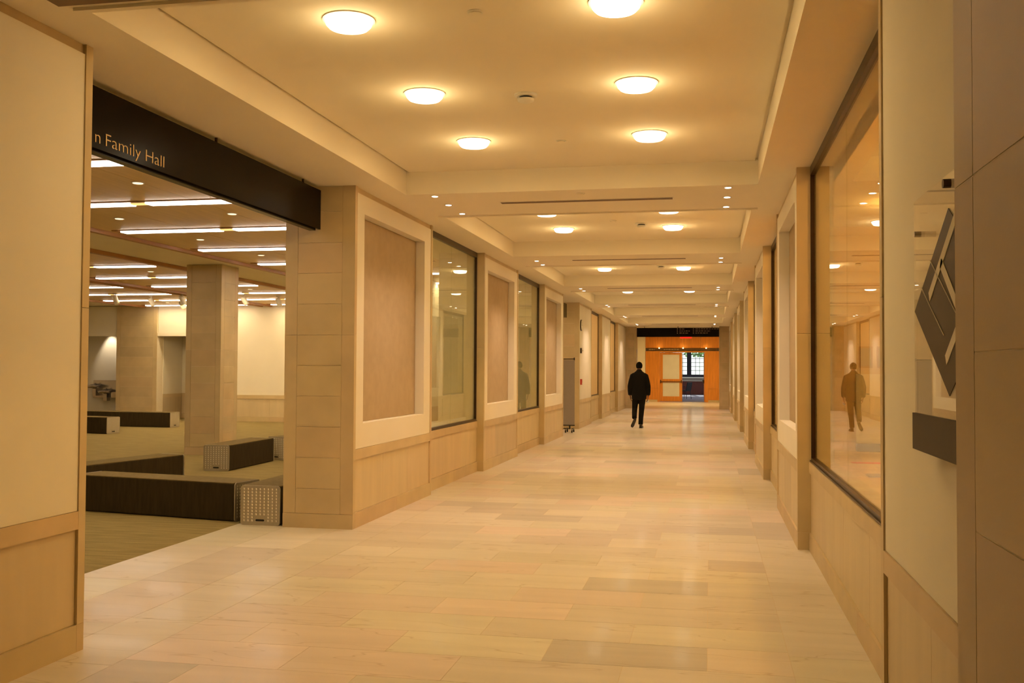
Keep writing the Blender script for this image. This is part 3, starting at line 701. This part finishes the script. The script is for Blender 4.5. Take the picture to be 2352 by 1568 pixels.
# ------------------------------------------------------------------ end of the corridor: sign, vestibule and wood doors
t = empty('hanging_sign', (-1.29, 40.9, 2.9), 'dark hanging direction sign with small print before the wood doors', 'sign')
box('front_panel', 'dark', t, -2.93, .365, 40.86, 40.90, 2.915, 3.285)
for x in (-2.62, -1.27, .08): B().cyl((x, 40.88, 3.28), (x, 40.88, ZS), .012, n=8).build('hanger', 'bronze', t)
for x, rows in ((-1.30, (.22, .42, .34)), (-.66, (.98, .60, .48))):
    for i, w in enumerate(rows):
        z = 3.235 - i * .082
        b = B().box(x - .01, x + .025, 40.856, 40.86, z - .018, z + .018); q = x + .09
        while q < x + .09 + w:
            ww = random.uniform(.05, .11); b.box(q, min(q + ww, x + .09 + w), 40.857, 40.86, z - .012, z + random.uniform(.008, .016)); q += ww + .03
        b.build('print_line', 'grey_letter', t)
t = empty('exit_sign', (-1.05, 45.0, 2.85), 'small glowing red exit sign hanging behind the direction sign', 'exit sign')
box('lit_face', 'exit', t, -1.30, -.80, 45.0, 45.03, 2.985, 3.17); box('canopy', 'white', t, -1.15, -.95, 44.99, 45.04, 3.17, ZS)
ve = empty('wall_vestibule', (-1.3, 50, 0), 'plaster walls of the lobby before the wood doors', kind='structure')
box('plaster_face', 'plaster', ve, -5.5, -3.15, 50.0, 50.2, 0, ZS); box('plaster_face', 'plaster', ve, -5.6, -5.5, 41, 50.2, 0, ZS)
box('plaster_face', 'plaster', ve, .46, 2.0, 50.0, 50.2, 0, ZS); box('plaster_face', 'plaster', ve, 1.62, 1.7, 41.6, 50.2, 0, ZS)
box('lobby_soffit', 'ceil', ve, -5.6, -4.1, 41, 50.2, ZS, ZS + .05); box('lobby_floor', 'tilefar', ve, -5.6, -4.62, 41, 50.2, -.05, 0); box('lobby_floor', 'tilefar', ve, .9, 1.7, 41.6, 50.2, -.05, 0)
wd = empty('wall_end', (-1.35, 50, 0), 'orange maple panelled wall around the double doors', kind='structure')
yw = 49.96
for x0, x1 in ((-3.15, -2.56), (-.08, .46)):
    box('plinth', 'stone', wd, x0, x1, yw - .01, 50.2, 0, .10)
    box('maple_panel', 'woodo', wd, x0 + .003, x1 - .003, yw, 50.2, .103, .66); box('maple_panel', 'woodo', wd, x0 + .003, x1 - .003, yw, 50.2, .664, 2.515)
for a, c in split(-3.15, .46, 4): box('maple_panel', 'woodo', wd, a + .003, c - .003, yw, 50.2, 2.67, ZS)
box('maple_header', 'woodo', wd, -2.56, -.08, yw, 50.2, 2.45, 2.515)
b = box('frieze_band', 'band', wd, -3.03, .34, yw - .012, 50.1, 2.53, 2.655)
t2 = B(); q = -2.98
for w in (.10, .09, .05): t2.box(q, q + w, yw - .016, yw - .012, 2.57, 2.62); q += w + .03
q = -2.25
while q < -1.5: w = random.uniform(.05, .12); t2.box(q, q + w, yw - .016, yw - .012, 2.57, 2.62); q += w + .03
t2.build('frieze_print', 'grey_letter', wd)
for k, x in enumerate((-2.47, -1.30, -.18)):
    t = empty('accent_light', (x, yw, 2.62), 'small wall light glinting on the frieze above the wood doors, %s' % ordn[k], 'wall light', 'accent lights over the wood doors')
    B().cyl((x, yw - .012, 2.655), (x, yw - .07, 2.665), .03, n=12).build('arm', 'bronze', t); B().ball((x, yw - .08, 2.66), .035, 12, 8).build('bulb', 'glint', t, True)
    lamp('accent_bulb', 'POINT', (x, yw - .16, 2.72), 0.9, WARM, t, radius=.04)
box('door_frame', 'woodo', wd, -2.56, -2.44, yw - .01, 50.2, 0, 2.45); box('door_frame', 'woodo', wd, -.235, -.08, yw - .01, 50.2, 0, 2.45)
def leaf(n, x0, x1, M, label):
    t = empty('door_%d' % n, (x0, 50.05, 0), label, kind='structure'); w = .14
    y0, y1 = 50.03, 50.08
    b = B().box(x0, x0 + w, y0, y1, .02, 2.44).box(x1 - w, x1, y0, y1, .02, 2.44).box(x0 + w, x1 - w, y0, y1, 2.34, 2.44)
    b.box(x0 + w, x1 - w, y0, y1, .02, .27).box(x0 + w, x1 - w, y0, y1, .96, 1.13); b.build('leaf_frame', 'woodo', t, M=M)
    for z0, z1 in ((.27, .96), (1.13, 2.34)): B().box(x0 + w, x1 - w, y0 + .018, y1 - .018, z0, z1).build('frosted_pane', 'frost', t, M=M)
    B().cyl((x0 + .03, y0 - .05, 1.0), (x1 - .03, y0 - .05, 1.0), .016, n=8).box(x0 + .02, x0 + .06, y0 - .07, y0, .93, 1.08).box(x1 - .06, x1 - .02, y0 - .07, y0, .93, 1.08).build('push_bar', 'bronze', t, M=M)
    return t
leaf(1, -2.437, -1.345, None, 'closed maple door leaf with two frosted panes')
piv = Vector((-.24, 50.06, 0))
leaf(2, -1.332, -.24, Matrix.Translation(piv) @ Matrix.Rotation(math.radians(-88), 4, 'Z') @ Matrix.Translation(-piv), 'maple door leaf standing open into the bright room')
lamp('lobby_fill', 'AREA', (-1.3, 46.5, ZS - .03), 150, WARM, None, size=(2.2, 2.2))  # no fixture here: fill added to brighten the lobby and maple doors
# far room with leaded window
def setting(name, label, m, *a):
    o = empty(name, (a[0], a[2], a[4]), label, kind='structure'); box('face', m, o, *a)
setting('floor', 'grey violet carpet of the bright far room', 'bluecarpet', -5, 3, 50.2, 66, -.05, .0)
setting('ceiling', 'ceiling of the bright far room', 'ceil', -5, 3, 50.2, 66.2, 3.5, 3.55)
setting('wall_far_side', 'closed side wall of the far room', 'plaster', -5.1, -5, 50.2, 66.2, 0, 4.6)
setting('wall_far_side', 'low wall under the unseen daylight opening added to the far room', 'plaster', 3, 3.1, 50.2, 66.2, 0, .9)  # wall left open out of view so extra daylight floods the room
setting('wall_far_side', 'wall above the unseen daylight opening added to the far room', 'plaster', 3, 3.1, 50.2, 66.2, 3.2, 4.6)
setting('wall_far_side', 'short wall beside the doors of the far room', 'plaster', 3, 3.1, 50.2, 53.0, .9, 3.2)
setting('wall_far_door', 'inner wall beside the closed maple leaf', 'plaster', -5, -2.56, 50.21, 50.3, 0, 3.5)
setting('wall_far_door', 'inner wall beside the open maple leaf', 'plaster', -.08, 3, 50.21, 50.3, 0, 3.5)
setting('wall_far_door', 'inner wall above the maple doors', 'plaster', -2.56, -.08, 50.21, 50.3, 2.45, 3.5)
fr = empty('wall_far_window', (-1, 66, 0), 'wall around the leaded window of the far room', kind='structure')
box('window_wall', 'plaster', fr, -5, -4.2, 66, 66.2, 0, 3.5); box('window_wall', 'plaster', fr, 2.2, 3, 66, 66.2, 0, 3.5); box('window_wall', 'plaster', fr, -4.2, 2.2, 66, 66.2, 0, 1.12); box('window_wall', 'plaster', fr, -4.2, 2.2, 66, 66.2, 3.2, 3.5)
WN[0] += 1
w = empty('window_%d' % WN[0], (-1, 66.1, 1.12), 'leaded window with dark steel frame in the far room', kind='structure')
b = B().box(-4.2, 2.2, 65.96, 66.12, 1.125, 1.30).box(-4.2, 2.2, 65.96, 66.12, 3.1, 3.2)
posts = (-4.2, -2.83, -1.47, -.1 - .02, 1.1, 2.0)
for x in posts: b.box(x, x + .28, 65.96, 66.12, 1.30, 3.1)
b.build('frame', 'iron', w)
for a, c in zip(posts, posts[1:]):
    box('pane', 'glass', w, a + .28, c, 66.04, 66.046, 1.30, 3.1)
    lead = B(); n = max(2, round((c - a - .28) / .27))
    for i in range(1, n): xx = a + .28 + (c - a - .28) * i / n; lead.box(xx - .015, xx + .015, 66.03, 66.055, 1.30, 3.1)
    for i in range(1, 7): z = 1.30 + 1.8 * i / 7; lead.box(a + .28, c, 66.03, 66.055, z - .015, z + .015)
    lead.build('lead_strips', 'iron', w)
t = empty('window_cabinet', (-1, 65.6, 0), 'low dark red wood cabinet below the leaded window', 'cabinet')
for a, c in split(-4.2, 2.2, 7): box('door', 'cabinet', t, a + .004, c - .004, 65.55, 65.6, .04, .86)
box('body', 'cabinet', t, -4.2, 2.2, 65.6, 65.98, 0, .87); box('top', 'white', t, -4.22, 2.22, 65.5, 65.99, .87, .90); box('back_rail', 'greyp', t, -4.2, 2.2, 65.9, 65.99, .90, 1.07); box('sill_edge', 'white', t, -4.2, 2.2, 65.86, 65.99, 1.07, 1.11)
t = empty('office_chair', (-1.45, 55.7, 0), 'black chair with a tilted backrest in the far room', 'chair')
B().bev(-1.72, -1.28, 55.48, 55.92, .42, .475, .015).build('seat', 'black', t)
q = B().bev(-.02, .02, -.21, .21, 0, .46, .012); q.build('backrest', 'black', t, M=Matrix.Translation((-1.26, 55.7, .46)) @ Matrix.Rotation(.22, 4, 'Y'))
for x, y in ((-1.68, 55.51), (-1.68, 55.89), (-1.28, 55.51), (-1.28, 55.89)): B().cyl((x, y, .43), (x + (.06 if x > -1.5 else -.04), y, 0), .014, n=8).build('leg', 'iron', t)
for y in (55.46, 55.94): B().loft([((-1.66, y, .45), .012), ((-1.66, y, .66), .012), ((-1.30, y, .68), .012)], 8).build('armrest', 'iron', t)
t.rotation_euler.z = math.radians(-38); t.location.x += .14
# outside
gd = empty('ground', (0, 76, 0), 'pale paved terrace outside the leaded window', kind='structure')
box('paving', 'pale', gd, -20, 20, 66.3, 110, -.2, -.05)
q = B(); n = 20
for i in range(n):
    x0, x1 = -9 + 18 * i / n, -9 + 18 * (i + 1) / n
    zz = lambda x: 2.62 - .010 * (x + 1) ** 2
    k = len(q.v); q.v += [(x0, 80, -.1), (x1, 80, -.1), (x1, 80, zz(x1)), (x0, 80, zz(x0)), (x0, 80.5, -.1), (x1, 80.5, -.1), (x1, 80.5, zz(x1)), (x0, 80.5, zz(x0))]
    q.f += [tuple(k + j for j in f_) for f_ in ((0, 1, 2, 3), (3, 2, 6, 7), (5, 4, 7, 6))]
solo(q, 'garden_wall', 'pale', (-1, 80, -.1), 'white curved garden wall outside the leaded window', 'garden wall')
for k, (x, y, h) in enumerate(((-4.6, 84, 6.5), (-.8, 88.5, 7.5), (2.9, 84.5, 6.8))):
    t = empty('tree', (x, y, 0), ('leafy green tree outside the window, leftmost of three', 'tallest leafy green tree in the middle outside the window', 'leafy green tree outside the window, rightmost of three')[k], 'tree', 'garden trees')
    B().loft([((x, y, -.05), .14), ((x + .05, y, 2.2), .10), ((x, y, 4.2), .05)], 8).build('trunk', 'bark', t)
    b = B()
    for i in range(1600):
        d = Vector((random.gauss(0, 1), random.gauss(0, 1), random.gauss(0, 1))).normalized() * random.uniform(.5, 1.0)
        c = Vector((x + d.x * 1.9, y + d.y * 1.5, h * .6 + d.z * h * .36)); a = Vector((random.uniform(-1, 1), random.uniform(-1, 1), random.uniform(-1, 1))).normalized()
        u_ = a.orthogonal().normalized() * .13; v_ = a.cross(u_).normalized() * .10
        b.quad(c - u_, c + v_, c + u_, c - v_)
    ob = b.build('foliage', 'leaf', t); ob['kind'] = 'stuff'

# ------------------------------------------------------------------ the walking person
PX, PY = -1.875, 27.06
t = empty('person', (PX, PY, 0), 'person in a black suit walking away down the corridor toward the wood doors', 'person')
def P(x, y, z): return (PX + x, PY + y, z)
b = B()
b.loft([(P(0, 0, .80), (.15, .11)), (P(0, 0, .95), (.155, .115)), (P(0, 0, 1.12), (.145, .10)), (P(0, 0, 1.30), (.165, .105)), (P(0, 0, 1.42), (.165, .10)), (P(0, .0, 1.49), (.09, .07)), (P(0, .01, 1.53), .056), (P(0, .02, 1.62), .054)], 20)
b.ball(P(0, .03, 1.672), (.073, .092, .108), 20, 16); b.ball(P(0, .075, 1.60), (.045, .05, .04))            # skull, jaw
b.loft([(P(0, .118, 1.69), .008), (P(0, .130, 1.66), .012), (P(0, .136, 1.645), .014), (P(0, .115, 1.638), .010)], 8)   # nose
for s in (-1, 1):
    b.ball(P(s * .074, .02, 1.665), (.012, .022, .034)); b.ball(P(s * .031, .108, 1.685), (.016, .012, .011))   # ear, eye
b.ball(P(0, .112, 1.612), (.026, .014, .010))                                                                  # mouth
arm = {-1: [(-.165, 0, 1.41, .050), (-.248, -.03, 1.12, .043), (-.25, .03, .90, .030), (-.24, .045, .865, .027)],
       1: [(.165, 0, 1.41, .050), (.248, -.03, 1.12, .043), (.25, .05, .89, .030), (.235, .07, .855, .027)]}
leg = {-1: [(-.09, 0, .90, .095), (-.120, .05, .50, .060), (-.117, -.12, .335, .045)],
       1: [(.085, 0, .90, .095), (.06, .04, .48, .062), (.045, -.01, .14, .042)]}
for s in (-1, 1):
    b.loft([(P(*a[:3]), a[3]) for a in arm[s]], 12); b.loft([(P(*a[:3]), a[3]) for a in leg[s]], 12)
    hx, hy, hz = arm[s][-1][:3]
    b.loft([(P(hx, hy, hz), (.018, .030)), (P(hx - s * .004, hy + .008, hz - .05), (.016, .042)), (P(hx - s * .01, hy + .012, hz - .09), (.014, .040))], 12)   # palm
    for k, (fy, ln) in enumerate(((-.028, .058), (-.009, .072), (.012, .078), (.032, .070))):               # four fingers, bent
        q0 = (hx - s * .01, hy + .012 + fy, hz - .085)
        b.loft([(P(*q0), .0095), (P(q0[0] - s * .008, q0[1], q0[2] - ln * .5), .009), (P(q0[0] - s * (.026 + .004 * k), q0[1] + .004, q0[2] - ln * .85), .008), (P(q0[0] - s * (.042 + .003 * k), q0[1] + .006, q0[2] - ln * .86), .007)], 8)
    b.loft([(P(hx - s * .004, hy + .035, hz - .02), .011), (P(hx - s * .012, hy + .058, hz - .05), .010), (P(hx - s * .022, hy + .062, hz - .082), .008)], 8)     # thumb
remeshed(b, 'body', 'skin', t, .0055, 3)
b = B()
b.ball(P(0, .022, 1.676), (.088, .101, .108), 24, 18)
hv = [v for v in b.v]
keep = [not (v[1] - PY > .045 and v[2] < 1.715) and v[2] > 1.598 for v in hv]
b.f = [f_ for f_ in b.f if all(keep[i] for i in f_)]
hm = b.build('hair', 'hair', t, True); sd = hm.modifiers.new('s', 'SOLIDIFY'); sd.thickness = .008
b = B()
b.loft([(P(0, .0, .775), (.198, .135)), (P(0, 0, .86), (.202, .14)), (P(0, 0, 1.0), (.200, .138)), (P(0, 0, 1.14), (.196, .128)), (P(0, 0, 1.28), (.208, .128)), (P(0, -.005, 1.38), (.212, .125)), (P(0, -.005, 1.435), (.195, .108)), (P(0, 0, 1.485), (.145, .09)), (P(0, .0, 1.535), (.08, .075)), (P(0, .01, 1.565), (.066, .066))], 28)
for s in (-1, 1):
    b.loft([(P(s * .13, 0, 1.435), .060), (P(s * .178, -.005, 1.405), .070), (P(s * .212, -.015, 1.28), .069), (P(s * .248, -.03, 1.12), .064), (P(s * .252, .0, 1.0), .058), (P(s * .247, .03, .905), .053), (P(s * .246, .033, .885), .052)], 16)
remeshed(b, 'jacket', 'suit', t, .011, 4)
b = B()
b.loft([(P(0, 0, .76), (.15, .12)), (P(0, 0, .86), (.172, .128)), (P(0, 0, .98), (.165, .12))], 20)
b.loft([(P(-.085, 0, .86), .098), (P(-.105, .03, .70), .088), (P(-.122, .05, .52), .073), (P(-.122, -.04, .41), .070), (P(-.115, -.15, .31), .066), (P(-.112, -.185, .275), .065)], 18)
b.loft([(P(.085, 0, .86), .098), (P(.078, .02, .68), .086), (P(.064, .035, .50), .074), (P(.048, .01, .28), .066), (P(.040, -.005, .09), .062)], 18)
remeshed(b, 'trousers', 'trouser', t, .010, 4)
# standing shoe, flat on the floor
b = B().loft([(P(.045, -.09, .050), (.030, .040)), (P(.045, -.07, .055), (.040, .052)), (P(.05, .0, .052), (.042, .050)), (P(.058, .09, .038), (.048, .036)), (P(.062, .155, .030), (.042, .028)), (P(.064, .185, .025), (.022, .018))], 16)
sh = b.build('shoe', 'shoe', t, True); B().box(PX + .004, PX + .088, PY - .105, PY - .03, 0, .022).box(PX + .012, PX + .104, PY - .01, PY + .17, 0, .012).build('sole', 'black', sh)
# trailing shoe pushing off on its toe, sole turned back
H, T = Vector(P(-.088, -.235, .245)), Vector(P(-.180, -.135, .035)); d = (T - H).normalized()
b = B().loft([(tuple(H - d * .01), (.030, .036)), (tuple(H + d * .03), (.040, .048)), (tuple(H + d * .11), (.042, .046)), (tuple(H + d * .19), (.047, .034)), (tuple(H + d * .245), (.034, .024))], 16)
sh = b.build('shoe', 'shoe', t, True)
bk_ = Vector((0, -1, 0)); bk_ = (bk_ - d * bk_.dot(d)).normalized(); sd_ = d.cross(bk_)
b = B(); pr = [(0, .030), (.05, .036), (.11, .034), (.18, .044), (.235, .034), (.25, .018)]
for off in (.030, .046):
    for a, wdt in pr:
        for s in (-1, 1): b.v.append(tuple(H + d * a + sd_ * s * wdt + bk_ * (off - (.012 if a > .2 else 0))))
n = len(pr)
for i in range(n - 1):
    k = 2 * i; m_ = 2 * n; b.f += [(m_ + k, m_ + k + 1, m_ + k + 3, m_ + k + 2), (k, k + 2, m_ + k + 2, m_ + k), (k + 1, m_ + k + 1, m_ + k + 3, k + 3), (k, k + 1, k + 3, k + 2)]
b.build('sole', 'shoe', sh)
b = B().box(-.035, .035, -.05, .05, -.006, .006)
b.v = [tuple(Matrix.Translation(P(.225, .10, .70)) @ Matrix.Rotation(.5, 4, 'X') @ Matrix.Rotation(-.6, 4, 'Y') @ Vector(v)) for v in b.v]
solo(b, 'folded_paper', 'paper', P(.225, .10, .69), 'small folded paper in the right hand of the walking person', 'paper')
